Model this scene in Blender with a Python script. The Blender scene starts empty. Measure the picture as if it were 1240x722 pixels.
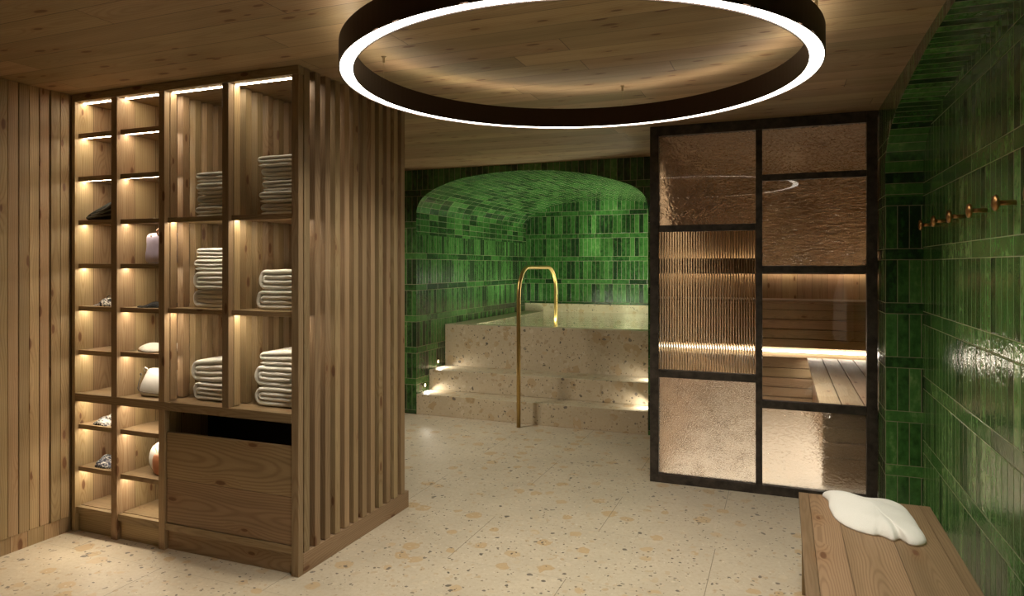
import bpy, bmesh, math, random
from mathutils import Vector, Matrix, noise as mnoise

S = bpy.context.scene
COL = S.collection
PI = math.pi

# ---------------------------------------------------------------- camera, world, exposure
CAM_H = 1.55
YAW = math.atan(327 / 827)
cam_d = bpy.data.cameras.new('camera')
cam = bpy.data.objects.new('camera', cam_d)
COL.objects.link(cam)
cam.location = (0, 0, CAM_H)
cam.rotation_euler = (PI / 2, 0, YAW)
cam_d.sensor_width = 36
cam_d.lens = 36 * 827 / 1240
cam_d.shift_y = -39 / 1240
cam_d.clip_start = 0.02
S.camera = cam

world = bpy.data.worlds.new('world')
S.world = world
world.use_nodes = True
world.node_tree.nodes['Background'].inputs[0].default_value = (1.0, 0.8, 0.6, 1)
world.node_tree.nodes['Background'].inputs[1].default_value = 0.005

S.view_settings.view_transform = 'Standard'
S.view_settings.look = 'None'
S.view_settings.gamma = 1
S.view_settings.use_curve_mapping = False
S.view_settings.exposure = 0.0
cy = S.cycles
cy.use_denoising = True
cy.use_light_tree = True
cy.max_bounces = 14
cy.diffuse_bounces = 6
cy.glossy_bounces = 5
cy.transmission_bounces = 10
cy.transparent_max_bounces = 12
cy.caustics_reflective = False
cy.caustics_refractive = False
cy.sample_clamp_indirect = 4
cy.blur_glossy = 0.6

# light levels
WARM = (1.0, 0.87, 0.67)
WARM_WHITE = (1.0, 0.93, 0.80)
RING_DOWN = 8.0
RING_BEAM_W = 38.0
RING_UP = 9.0
SHELF_LED = 52.0
SAUNA_LED = 11.0
POOL_W = 5.0
POOL_STRIP_W = 26.0
SAUNA_W = 34.0
HALL_W = 26.0
ALCOVE_W = 44.0
STEP_W = 5.0

# ---------------------------------------------------------------- node helper
class N:
    def __init__(s, name, tree=None):
        s.mat = bpy.data.materials.new(name)
        s.mat.use_nodes = True
        s.t = s.mat.node_tree
        s.t.nodes.clear()
        s.out = s.t.nodes.new('ShaderNodeOutputMaterial')
    def n(s, typ, **kw):
        nd = s.t.nodes.new(typ)
        for k, v in kw.items():
            setattr(nd, k, v)
        return nd
    def put(s, sock, v):
        if isinstance(v, bpy.types.NodeSocket):
            s.t.links.new(v, sock)
        else:
            if sock.type == 'RGBA' and len(v) == 3:
                v = (*v, 1)
            sock.default_value = v
    def m(s, op, a, b=None, c=None, clamp=False):
        nd = s.n('ShaderNodeMath', operation=op, use_clamp=clamp)
        for i, v in enumerate((a, b, c)):
            if v is not None:
                s.put(nd.inputs[i], v)
        return nd.outputs[0]
    def mr(s, v, a, b, c=0.0, d=1.0, smooth=False):
        nd = s.n('ShaderNodeMapRange', interpolation_type='SMOOTHSTEP' if smooth else 'LINEAR')
        for i, x in enumerate((v, a, b, c, d)):
            s.put(nd.inputs[i], x)
        return nd.outputs[0]
    def mix(s, f, a, b, blend='MIX'):
        nd = s.n('ShaderNodeMix', data_type='RGBA', blend_type=blend)
        s.put(nd.inputs[0], f); s.put(nd.inputs[6], a); s.put(nd.inputs[7], b)
        return nd.outputs[2]
    def mixf(s, f, a, b):
        nd = s.n('ShaderNodeMix', data_type='FLOAT')
        s.put(nd.inputs[0], f); s.put(nd.inputs[2], a); s.put(nd.inputs[3], b)
        return nd.outputs[0]
    def xyz(s, v):
        nd = s.n('ShaderNodeSeparateXYZ'); s.put(nd.inputs[0], v)
        return nd.outputs
    def vec(s, x, y, z):
        nd = s.n('ShaderNodeCombineXYZ')
        for i, v in enumerate((x, y, z)):
            s.put(nd.inputs[i], v)
        return nd.outputs[0]
    def noise(s, v, scale, detail=2, rough=0.5, dist=0.0):
        nd = s.n('ShaderNodeTexNoise')
        s.put(nd.inputs['Vector'], v); s.put(nd.inputs['Scale'], scale)
        s.put(nd.inputs['Detail'], detail); s.put(nd.inputs['Roughness'], rough)
        s.put(nd.inputs['Distortion'], dist)
        return nd.outputs[0]
    def voro(s, v, scale, feature='F1', rnd=1.0):
        nd = s.n('ShaderNodeTexVoronoi', feature=feature)
        s.put(nd.inputs['Vector'], v); s.put(nd.inputs['Scale'], scale)
        s.put(nd.inputs['Randomness'], rnd)
        return nd.outputs
    def white(s, v):
        nd = s.n('ShaderNodeTexWhiteNoise', noise_dimensions='3D')
        s.put(nd.inputs[0], v)
        return nd.outputs
    def ramp(s, f, stops):
        nd = s.n('ShaderNodeValToRGB')
        s.put(nd.inputs[0], f)
        cr = nd.color_ramp
        while len(cr.elements) < len(stops):
            cr.elements.new(0.5)
        for e, (p, c) in zip(cr.elements, stops):
            e.position = p; e.color = (*c, 1)
        return nd.outputs[0]
    def bump(s, h, strength=0.3, dist=0.01, normal=None):
        nd = s.n('ShaderNodeBump')
        s.put(nd.inputs['Strength'], strength); s.put(nd.inputs['Distance'], dist)
        s.put(nd.inputs['Height'], h)
        if normal is not None:
            s.put(nd.inputs['Normal'], normal)
        return nd.outputs[0]
    def princ(s, color, rough=0.5, metal=0.0, normal=None, spec=0.5, **kw):
        b = s.n('ShaderNodeBsdfPrincipled')
        s.put(b.inputs['Base Color'], color); s.put(b.inputs['Roughness'], rough)
        s.put(b.inputs['Metallic'], metal); s.put(b.inputs['Specular IOR Level'], spec)
        if normal is not None:
            s.put(b.inputs['Normal'], normal)
        for k, v in kw.items():
            s.put(b.inputs[k.replace('_', ' ')], v)
        s.t.links.new(b.outputs[0], s.out.inputs[0])
        return b

# ---------------------------------------------------------------- materials
def wood(name, grain='Z', plank=0.0, length=0.0, light=(0.44, 0.315, 0.175), dark=(0.265, 0.168, 0.08),
         cross=None, knots=1.0, ringf=1.0, seam=0.0022, thick=None, off=0.0):
    k = N(name)
    tc = k.n('ShaderNodeTexCoord').outputs['Object']
    geo = k.n('ShaderNodeNewGeometry').outputs['Random Per Island']
    orand = k.n('ShaderNodeObjectInfo').outputs['Random']
    x, y, z = k.xyz(tc)
    axes = {'X': x, 'Y': y, 'Z': z}
    if cross is None:
        cross = {'Z': 'X', 'X': 'Y', 'Y': 'X'}[grain]
    third = [a for a in 'XYZ' if a not in (grain, cross)][0]
    g, c, t = axes[grain], axes[cross], axes[third]
    c0 = k.m('ADD', c, off)
    seamf = None
    if plank:
        q = k.m('DIVIDE', c0, plank)
        pid = k.m('FLOOR', q)
        fr = k.m('SUBTRACT', q, pid)
        ed = k.m('MULTIPLY', k.m('MINIMUM', fr, k.m('SUBTRACT', 1.0, fr)), plank)
        cl = k.m('MULTIPLY', k.m('SUBTRACT', fr, 0.5), plank)
        r1 = k.white(k.vec(pid, 3.7, 1.1))[0]
        pid2 = pid
        if length:
            q2 = k.m('ADD', k.m('DIVIDE', g, length), k.m('MULTIPLY', r1, 7.31))
            j = k.m('FLOOR', q2)
            f2 = k.m('SUBTRACT', q2, j)
            e2 = k.m('MULTIPLY', k.m('MINIMUM', f2, k.m('SUBTRACT', 1.0, f2)), length)
            ed = k.m('MINIMUM', ed, e2)
            pid2 = k.m('ADD', pid, k.m('MULTIPLY', j, 17.3))
        seamf = k.m('SUBTRACT', 1.0, k.mr(ed, seam * 0.4, seam))
        rnd = k.white(k.vec(pid2, geo, orand))[0]
        rnd2 = k.white(k.vec(pid2, k.m('ADD', geo, 5.0), orand))[0]
    else:
        rnd = k.white(k.vec(geo, orand, 0.3))[0]
        rnd2 = k.white(k.vec(geo, orand, 7.3))[0]
        cl = k.m('SUBTRACT', k.m('PINGPONG', k.m('ADD', k.m('ADD', c, t), k.m('MULTIPLY', rnd, 0.3)), 0.14), 0.05)
    o1 = k.m('MULTIPLY', rnd, 31.0)
    G = k.m('ADD', g, o1)
    P = k.vec(k.m('MULTIPLY', c, 1.0), k.m('ADD', t, k.m('MULTIPLY', rnd2, 9.0)), k.m('MULTIPLY', G, 0.35))
    w1 = k.noise(k.vec(k.m('MULTIPLY', rnd, 9.0), rnd2, G), 0.75, 2)
    w2 = k.noise(P, 5.0, 2)
    # knots
    kc = k.vec(k.m('MULTIPLY', k.m('ADD', k.m('ADD', c, t), o1), 9.5), k.m('MULTIPLY', G, 3.4), 0.0)
    kv = k.n('ShaderNodeTexVoronoi', feature='F1', voronoi_dimensions='2D')
    k.put(kv.inputs['Vector'], kc); k.put(kv.inputs['Scale'], 1.0)
    kd = kv.outputs['Distance']
    gate = k.m('GREATER_THAN', k.xyz(kv.outputs['Color'])[0], 1.0 - 0.30 * knots)
    ksz = k.mr(k.xyz(kv.outputs['Color'])[1], 0, 1, 0.07, 0.155)
    kn = k.m('MULTIPLY', gate, k.mr(kd, ksz, k.m('MULTIPLY', ksz, 0.55), 0, 1, True))
    halo = k.m('MULTIPLY', gate, k.m('POWER', 2.718, k.m('MULTIPLY', kd, -5.5)))
    a = k.m('ADD', cl, k.m('MULTIPLY', k.m('SUBTRACT', w2, 0.5), 0.03))
    b = k.m('ADD', 0.03, k.m('MULTIPLY', k.m('SUBTRACT', w1, 0.5), 0.26))
    rr = k.m('SQRT', k.m('ADD', k.m('MULTIPLY', a, a), k.m('MULTIPLY', b, b)))
    rr = k.m('ADD', rr, k.m('MULTIPLY', halo, 0.035))
    fine = k.noise(k.vec(k.m('MULTIPLY', c, 160.0), k.m('MULTIPLY', t, 160.0), k.m('MULTIPLY', G, 5.0)), 1.0, 2)
    ph = k.m('ADD', k.m('MULTIPLY', rr, 640.0 * ringf), k.m('MULTIPLY', fine, 0.8))
    ring = k.m('POWER', k.m('ADD', 0.5, k.m('MULTIPLY', k.m('SINE', ph), 0.5)), 2.2)
    col = k.mix(k.m('MULTIPLY', ring, 0.6), light, dark)
    broad = k.noise(k.vec(k.m('MULTIPLY', c, 14.0), k.m('MULTIPLY', t, 14.0), G), 1.0, 3)
    col = k.mix(k.mr(broad, 0.35, 0.7, 0, 0.45), col, tuple(v * 0.62 for v in dark[:1]) + (dark[1] * 0.7, dark[2] * 0.65))
    col = k.mix(k.m('MULTIPLY', fine, 0.25), col, dark)
    tint = k.mr(rnd, 0, 1, 0.72, 1.14)
    hsv = k.n('ShaderNodeHueSaturation')
    k.put(hsv.inputs['Hue'], k.mr(rnd2, 0, 1, 0.488, 0.506))
    k.put(hsv.inputs['Saturation'], 1.0); k.put(hsv.inputs['Value'], tint); k.put(hsv.inputs['Color'], col)
    col = hsv.outputs[0]
    col = k.mix(k.m('MULTIPLY', halo, 0.5), col, (0.24, 0.105, 0.035))
    col = k.mix(k.m('MULTIPLY', kn, 0.85), col, (0.13, 0.055, 0.023))
    h = k.m('ADD', k.m('MULTIPLY', ring, -0.25), k.m('MULTIPLY', fine, 0.5))
    if seamf is not None:
        col = k.mix(k.m('MULTIPLY', seamf, 0.7), col, (0.05, 0.026, 0.012))
        h = k.m('SUBTRACT', h, k.m('MULTIPLY', seamf, 1.5))
    k.princ(col, k.mr(fine, 0, 1, 0.42, 0.6), 0, k.bump(h, 0.22, 0.002), 0.35)
    return k.mat

def tiles(name, P=0.322, hb=0.065, wv=0.0622, lb=0.25, v0=0.0, u0=0.0, stack=False, tilt=1.0, mottle=1.0, bias=0.0):
    k = N(name)
    uv = k.n('ShaderNodeUVMap').outputs[0]
    u, v, _ = k.xyz(uv)
    u = k.m('ADD', u, u0 + 50 * lb); v = k.m('ADD', v, 50 * P - v0)
    if stack:
        qv = k.m('DIVIDE', v, hb); row = k.m('FLOOR', qv); rv = k.m('MULTIPLY', k.m('FRACT', qv), hb)
        qa = k.m('DIVIDE', u, lb); iu = k.m('FLOOR', qa); fu = k.m('MULTIPLY', k.m('FRACT', qa), lb)
        du = k.m('MINIMUM', fu, k.m('SUBTRACT', lb, fu)); dv = k.m('MINIMUM', rv, k.m('SUBTRACT', hb, rv))
        band = 0.0
        tu = k.m('SUBTRACT', k.m('FRACT', qa), 0.5)
        idv = k.vec(iu, row, 2.0)
    else:
        qv = k.m('DIVIDE', v, P); row = k.m('FLOOR', qv); rv = k.m('MULTIPLY', k.m('FRACT', qv), P)
        band = k.m('LESS_THAN', rv, hb)
        w = k.mixf(band, wv, lb)
        qa = k.m('DIVIDE', u, w); iu = k.m('FLOOR', qa); fr = k.m('FRACT', qa)
        fu = k.m('MULTIPLY', fr, w)
        du = k.m('MINIMUM', fu, k.m('SUBTRACT', w, fu))
        dA = k.m('MINIMUM', k.m('SUBTRACT', rv, hb), k.m('SUBTRACT', P, rv))
        dB = k.m('MINIMUM', rv, k.m('SUBTRACT', hb, rv))
        dv = k.mixf(band, dA, dB)
        tu = k.m('SUBTRACT', fr, 0.5)
        idv = k.vec(iu, row, band)
    e = k.m('MINIMUM', du, dv)
    grout = k.m('SUBTRACT', 1.0, k.mr(e, 0.0008, 0.0021))
    r = k.white(idv); rv1 = r[0]; rx, ry, rz = k.xyz(r[1])
    co = k.vec(k.m('ADD', u, k.m('MULTIPLY', rx, 9.0)), k.m('ADD', v, k.m('MULTIPLY', ry, 9.0)), rz)
    stretch = k.vec(k.m('MULTIPLY', k.m('ADD', u, k.m('MULTIPLY', rx, 9.0)), 3.0), v, rz)
    n1 = k.noise(co, 22.0 * mottle, 4, 0.65)
    n2 = k.noise(stretch, 11.0 * mottle, 3, 0.6)
    f = k.m('ADD', k.m('MULTIPLY', k.m('POWER', rv1, 1.0), 0.62), k.m('MULTIPLY', k.m('ADD', k.m('SUBTRACT', n1, 0.5), k.m('SUBTRACT', n2, 0.5)), 0.75))
    f = k.m('ADD', f, bias)
    col = k.ramp(f, [(0.0, (0.012, 0.032, 0.012)), (0.12, (0.020, 0.062, 0.016)), (0.34, (0.040, 0.128, 0.028)),
                     (0.62, (0.072, 0.198, 0.046)), (0.9, (0.20, 0.34, 0.12))])
    col = k.mix(grout, col, (0.33, 0.30, 0.19))
    edge = k.mr(e, 0.0, 0.006, 0, 1, True)
    wave = k.noise(co, 16.0, 3, 0.6)
    wave2 = k.noise(co, 85.0, 2, 0.5)
    h = k.m('ADD', k.m('MULTIPLY', edge, 0.0012), k.m('MULTIPLY', k.m('MULTIPLY', tu, k.m('SUBTRACT', rx, 0.5)), 0.0022 * tilt))
    h = k.m('ADD', h, k.m('MULTIPLY', wave, 0.0030 * tilt))
    h = k.m('ADD', h, k.m('MULTIPLY', wave2, 0.0005 * tilt))
    nrm = k.bump(h, 1.0, 1.0)
    rough = k.mixf(grout, k.mr(n1, 0.3, 0.8, 0.10, 0.24), 0.85)
    k.princ(col, rough, 0, nrm, k.mixf(grout, 0.55, 0.1))
    return k.mat

def terrazzo(name, joints=True, strong=1.0, uvw='XY', base=(0.61, 0.525, 0.395), vj=None):
    k = N(name)
    tc = k.n('ShaderNodeTexCoord').outputs['Object']
    x, y, z = k.xyz(tc)
    n0 = k.noise(tc, 3.0, 4, 0.6)
    col = k.mix(k.mr(n0, 0.3, 0.7), base, tuple(v * 0.86 for v in base))
    n1 = k.noise(tc, 45.0, 4, 0.7)
    col = k.mix(k.mr(n1, 0.45, 0.75, 0, 0.55), col, (0.47, 0.37, 0.235))
    wob = k.n('ShaderNodeTexNoise'); k.put(wob.inputs['Vector'], tc); k.put(wob.inputs['Scale'], 16.0)
    wv = k.n('ShaderNodeVectorMath', operation='MULTIPLY_ADD')
    k.put(wv.inputs[0], wob.outputs[1]); wv.inputs[1].default_value = (0.05, 0.05, 0.05); k.put(wv.inputs[2], tc)
    def chips(sc, thr, size0, size1, colr, amt, seed):
        nonlocal col
        sh = k.n('ShaderNodeVectorMath', operation='ADD'); k.put(sh.inputs[0], wv.outputs[0]); sh.inputs[1].default_value = (seed, seed * 1.7, seed * 0.6)
        vn = k.n('ShaderNodeTexVoronoi'); k.put(vn.inputs['Vector'], sh.outputs[0]); k.put(vn.inputs['Scale'], sc)
        cx, cyy, cz = k.xyz(vn.outputs['Color'])
        g = k.m('GREATER_THAN', cx, thr)
        sz = k.mr(cyy, 0, 1, size0, size1)
        if strong > 1:
            colr = (tuple(v * 0.82 for v in colr[0]), colr[1]); sz = k.m('MULTIPLY', sz, 1.15)
        mk = k.m('MULTIPLY', g, k.mr(vn.outputs['Distance'], sz, k.m('MULTIPLY', sz, 0.85)))
        col = k.mix(k.m('MULTIPLY', mk, amt), col, k.mix(cz, colr[0], colr[1]))
    chips(9.0, 0.70, 0.25, 0.55, ((0.50, 0.34, 0.17), (0.56, 0.42, 0.26)), 0.8, 1.3)
    chips(24.0, 0.66, 0.2, 0.55, ((0.45, 0.31, 0.17), (0.66, 0.58, 0.44)), 0.7, 4.3)
    chips(27.0, 0.93, 0.2, 0.45, ((0.10, 0.085, 0.07), (0.20, 0.17, 0.14)), 0.9, 7.7)
    chips(58.0, 0.91, 0.25, 0.5, ((0.07, 0.06, 0.05), (0.24, 0.18, 0.12)), 0.85, 2.9)
    chips(70.0, 0.72, 0.2, 0.45, ((0.70, 0.64, 0.52), (0.40, 0.28, 0.16)), 0.7, 9.1)
    if joints:
        q = k.m('DIVIDE', k.m('SUBTRACT', y, 3.24 - 6.47), 0.647)
        row = k.m('FLOOR', q)
        fy = k.m('MULTIPLY', k.m('FRACT', q), 0.647)
        sh = k.m('MULTIPLY', k.m('MODULO', row, 2.0), 0.655)
        qx = k.m('DIVIDE', k.m('ADD', k.m('ADD', x, 1.65 + 13.1), sh), 1.31)
        fx = k.m('MULTIPLY', k.m('FRACT', qx), 1.31)
        e = k.m('MINIMUM', k.m('MINIMUM', fy, k.m('SUBTRACT', 0.647, fy)), 100.0)
        ex = k.m('MINIMUM', fx, k.m('SUBTRACT', 1.31, fx))
        j = k.m('SUBTRACT', 1.0, k.mr(e, 0.0006, 0.0018)); jx = k.m('SUBTRACT', 1.0, k.mr(ex, 0.001, 0.0028))
        col = k.mix(k.m('MULTIPLY', j, 0.5), col, (0.25, 0.2, 0.13))
        col = k.mix(k.m('MULTIPLY', jx, 0.75), col, (0.16, 0.13, 0.09))
    if vj is not None:
        for (jx0, z0, z1) in vj:
            m1 = k.m('SUBTRACT', 1.0, k.mr(k.m('ABSOLUTE', k.m('SUBTRACT', x, jx0)), 0.001, 0.004))
            m2 = k.m('MULTIPLY', k.m('GREATER_THAN', z, z0), k.m('LESS_THAN', z, z1))
            col = k.mix(k.m('MULTIPLY', k.m('MULTIPLY', m1, m2), 0.6), col, (0.2, 0.16, 0.1))
    k.princ(col, k.mr(n1, 0.2, 0.8, 0.34, 0.5), 0, k.bump(n1, 0.06, 0.001), 0.4)
    return k.mat

def simple(name, col, rough=0.5, metal=0.0, nscale=0, namp=0.0, bump=0.0, spec=0.5, **kw):
    k = N(name)
    tc = k.n('ShaderNodeTexCoord').outputs['Object']
    c = col; nrm = None
    if nscale:
        nz = k.noise(tc, nscale, 4, 0.6)
        c = k.mix(k.mr(nz, 0.3, 0.7, 0, 1), tuple(v * (1 - namp) for v in col), tuple(min(1, v * (1 + namp)) for v in col))
        if bump:
            nrm = k.bump(nz, bump, 0.003)
    k.princ(c, rough, metal, nrm, spec, **kw)
    return k.mat

def emis(name, col, strength):
    k = N(name)
    e = k.n('ShaderNodeEmission')
    k.put(e.inputs[0], col); k.put(e.inputs[1], strength)
    k.t.links.new(e.outputs[0], k.out.inputs[0])
    return k.mat

def terry(name, col=(0.90, 0.88, 0.81)):
    k = N(name)
    tc = k.n('ShaderNodeTexCoord').outputs['Object']
    a = k.noise(tc, 420.0, 2, 0.6); b = k.noise(tc, 30.0, 3, 0.6)
    c = k.mix(k.mr(a, 0.3, 0.7), tuple(v * 0.9 for v in col), col)
    h = k.m('ADD', k.m('MULTIPLY', a, 0.5), k.m('MULTIPLY', b, 1.2))
    p = k.princ(c, 0.95, 0, k.bump(h, 0.5, 0.004), 0.1)
    k.put(p.inputs['Sheen Weight'], 0.25)
    return k.mat

def flat_glass(name, tint=(0.93, 0.92, 0.9)):
    k = N(name)
    tr = k.n('ShaderNodeBsdfTransparent'); k.put(tr.inputs[0], tint)
    gl = k.n('ShaderNodeBsdfGlossy'); k.put(gl.inputs['Roughness'], 0.02)
    fr = k.n('ShaderNodeFresnel'); k.put(fr.inputs[0], 1.85)
    mx = k.n('ShaderNodeMixShader')
    k.put(mx.inputs[0], fr.outputs[0])
    k.t.links.new(tr.outputs[0], mx.inputs[1]); k.t.links.new(gl.outputs[0], mx.inputs[2])
    k.t.links.new(mx.outputs[0], k.out.inputs[0])
    return k.mat

def rough_glass(name, tint=(0.95, 0.93, 0.9), scale=(60, 60), amp=0.004, rough=0.0, clear=0.0):
    k = N(name)
    tc = k.n('ShaderNodeTexCoord').outputs['Object']
    x, y, z = k.xyz(tc)
    a = k.noise(k.vec(k.m('MULTIPLY', x, scale[0]), 0.0, k.m('MULTIPLY', z, scale[1])), 1.0, 1, 0.4, 0.5)
    big = k.noise(k.vec(k.m('MULTIPLY', x, 7.0), 0.0, k.m('MULTIPLY', z, 9.0)), 1.0, 1)
    h = k.m('MULTIPLY', a, k.mr(big, 0.3, 0.7, 0.7, 1.5))
    gb = k.n('ShaderNodeBsdfGlass'); k.put(gb.inputs['Color'], tint); k.put(gb.inputs['Roughness'], rough); k.put(gb.inputs['IOR'], 1.6)
    k.put(gb.inputs['Normal'], k.bump(h, 1.0, amp))
    if clear:
        tr = k.n('ShaderNodeBsdfTransparent'); k.put(tr.inputs[0], tint)
        mx = k.n('ShaderNodeMixShader'); k.put(mx.inputs[0], clear)
        k.t.links.new(gb.outputs[0], mx.inputs[1]); k.t.links.new(tr.outputs[0], mx.inputs[2]); k.t.links.new(mx.outputs[0], k.out.inputs[0])
    else:
        k.t.links.new(gb.outputs[0], k.out.inputs[0])
    return k.mat

M = {}
M['wood_z'] = wood('pine_vertical', 'Z')
M['wood_x'] = wood('pine_across', 'X', cross='Z')
M['wood_y'] = wood('pine_lengthwise', 'Y', cross='Z')
M['wood_zp'] = wood('pine_panel_planks', 'Z', plank=0.14, cross='Y')
M['wood_shelf'] = wood('pine_shelf', 'X', cross='Y')
M['wood_ceiling'] = wood('pine_ceiling_boards', 'X', plank=0.17, length=2.1, cross='Y', ringf=0.8, off=0.02, knots=1.8,
                         light=(0.45, 0.325, 0.185), dark=(0.31, 0.20, 0.105), seam=0.003)
M['wood_flap'] = wood('pine_flap_boards', 'X', plank=0.255, cross='Z', ringf=0.8, off=0.12, knots=1.3,
                      light=(0.46, 0.315, 0.17), dark=(0.25, 0.15, 0.07))
M['wood_bench'] = wood('pine_bench_boards', 'Y', plank=0.185, cross='X', ringf=1.25, off=0.12, knots=0.8,
                       light=(0.35, 0.238, 0.128), dark=(0.19, 0.118, 0.057))
M['wood_rail_y'] = wood('pine_bench_edge', 'Y', cross='Z', ringf=0.8, knots=0.3, light=(0.35, 0.238, 0.128), dark=(0.22, 0.138, 0.067))
M['wood_sauna_h'] = wood('sauna_boards_across', 'X', cross='Z', plank=0.105, length=3.0, off=0.03, seam=0.006,
                         light=(0.44, 0.315, 0.185), dark=(0.29, 0.19, 0.10))
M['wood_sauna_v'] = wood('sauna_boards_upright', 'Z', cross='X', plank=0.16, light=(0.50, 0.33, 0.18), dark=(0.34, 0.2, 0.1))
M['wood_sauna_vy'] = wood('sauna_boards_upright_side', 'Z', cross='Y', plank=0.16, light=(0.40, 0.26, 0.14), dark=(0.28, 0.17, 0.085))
M['tile_niche'] = tiles('green_tile_niche', P=0.378, hb=0.076, wv=0.0735, lb=0.294, v0=0.0715, tilt=1.0, bias=0.14)
M['tile'] = tiles('green_tile_banded', v0=0.298)
M['tile_pool'] = tiles('green_tile_pool', P=0.3285, hb=0.065, v0=0.305, tilt=0.8, bias=-0.04)
M['tile_stack'] = tiles('green_tile_courses', hb=0.0655, lb=0.205, stack=True, tilt=0.9)
M['tile_stack_niche'] = tiles('green_tile_niche_courses', hb=0.0655, lb=0.206, stack=True, tilt=0.9)
M['floor'] = terrazzo('terrazzo_floor')
M['stone'] = terrazzo('terrazzo_stone', joints=False, strong=1.3, base=(0.60, 0.50, 0.345),
                      vj=((-2.13, .46, .89), (-2.2, .24, .427), (-2.35, 0, .212)))
M['steel'] = simple('dark_patinated_steel', (0.058, 0.047, 0.039), 0.45, 0.35, 18, 0.5, 0.15)
M['ring'] = simple('dark_bronze_lamp_housing', (0.045, 0.022, 0.012), 0.45, 0.4)
M['brass'] = simple('brushed_brass', (0.50, 0.34, 0.12), 0.36, 1.0, 60, 0.12, 0.03)
M['copper'] = simple('aged_brass_hooks', (0.44, 0.24, 0.095), 0.33, 1.0, 60, 0.2, 0.05)
M['cable'] = simple('steel_cable', (0.4, 0.32, 0.2), 0.4, 0.8)
M['terry'] = terry('white_terry')
M['black'] = simple('cavity_shade_black', (0.012, 0.009, 0.006), 0.9)
M['ring_down'] = emis('ring_diffuser', WARM_WHITE, RING_DOWN)
M['ring_up'] = emis('ring_uplight', WARM, RING_UP)
M['led'] = emis('shelf_led', WARM, SHELF_LED)
M['sled'] = emis('sauna_led', WARM, SAUNA_LED)
M['sled2'] = emis('sauna_led_strong', WARM_WHITE, SAUNA_LED * 2.2)
M['spot'] = emis('step_spot_lens', WARM_WHITE, 12.0)
M['glass'] = flat_glass('clear_glass')
M['glass_hammer'] = rough_glass('hammered_glass', scale=(48, 78), amp=0.0060)
M['glass_half'] = rough_glass('part_hammered_glass', scale=(40, 60), amp=0.0050, clear=0.3)
M['glass_ripple'] = rough_glass('rippled_glass', scale=(26, 85), amp=0.0060)
M['glass_frost'] = rough_glass('grained_glass', scale=(120, 150), amp=0.0045, rough=0.06)
M['glass_face'] = rough_glass('smooth_glass_face', amp=0.0)
k = N('reeded_glass'); gb = k.n('ShaderNodeBsdfGlass'); k.put(gb.inputs['Color'], (0.94, 0.93, 0.88)); k.put(gb.inputs['IOR'], 1.45)
k.put(gb.inputs['Roughness'], 0.0); k.t.links.new(gb.outputs[0], k.out.inputs[0]); M['glass_reed'] = k.mat
# water: clear with a rippled reflection
k = N('pool_water')
tc = k.n('ShaderNodeTexCoord').outputs['Object']
nz = k.noise(tc, 7.0, 3, 0.5, 0.8)
bp = k.bump(nz, 0.5, 0.02)
tr = k.n('ShaderNodeBsdfTransparent'); k.put(tr.inputs[0], (0.80, 0.90, 0.80))
gl = k.n('ShaderNodeBsdfGlossy'); k.put(gl.inputs['Roughness'], 0.03); k.put(gl.inputs['Normal'], bp)
fr = k.n('ShaderNodeFresnel'); k.put(fr.inputs[0], 1.33); k.put(fr.inputs['Normal'], bp)
mx = k.n('ShaderNodeMixShader'); k.put(mx.inputs[0], fr.outputs[0])
k.t.links.new(tr.outputs[0], mx.inputs[1]); k.t.links.new(gl.outputs[0], mx.inputs[2]); k.t.links.new(mx.outputs[0], k.out.inputs[0])
M['water'] = k.mat

def patterned(name, a, b, scale, thr=0.5):
    k = N(name)
    tc = k.n('ShaderNodeTexCoord').outputs['Object']
    v = k.noise(tc, scale, 3, 0.6, 2.0)
    k.princ(k.mix(k.mr(v, thr - 0.02, thr + 0.02), a, b), 0.85, 0, k.bump(v, 0.2, 0.003), 0.2)
    return k.mat
M['cloth_bw'] = patterned('black_white_print', (0.03, 0.03, 0.035), (0.62, 0.58, 0.52), 38, 0.5)
M['cloth_navy'] = patterned('navy_white_print', (0.03, 0.035, 0.06), (0.55, 0.53, 0.50), 45, 0.53)
M['cloth_black'] = patterned('black_cloth', (0.012, 0.012, 0.012), (0.06, 0.055, 0.05), 40, 0.6)
M['cloth_white'] = patterned('white_print', (0.74, 0.69, 0.60), (0.25, 0.21, 0.18), 50, 0.68)
M['cloth_dark'] = simple('charcoal_knit', (0.055, 0.055, 0.048), 0.85, 0, 90, 0.3, 0.2, 0.2)
M['lavender'] = simple('lavender_leather', (0.36, 0.31, 0.39), 0.42, 0, 14, 0.12, 0.3)
M['leather_white'] = simple('white_leather', (0.62, 0.60, 0.56), 0.38, 0, 20, 0.05, 0.1)
M['leather_grey'] = simple('grey_piping', (0.22, 0.21, 0.20), 0.5)
M['blush'] = simple('blush_fabric', (0.72, 0.52, 0.42), 0.5, 0, 14, 0.2, 0.3)
M['tan'] = simple('tan_leather', (0.42, 0.17, 0.08), 0.4, 0, 12, 0.25, 0.3)
M['dark_frame'] = simple('dark_spectacle_frame', (0.03, 0.025, 0.02), 0.3)

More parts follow.
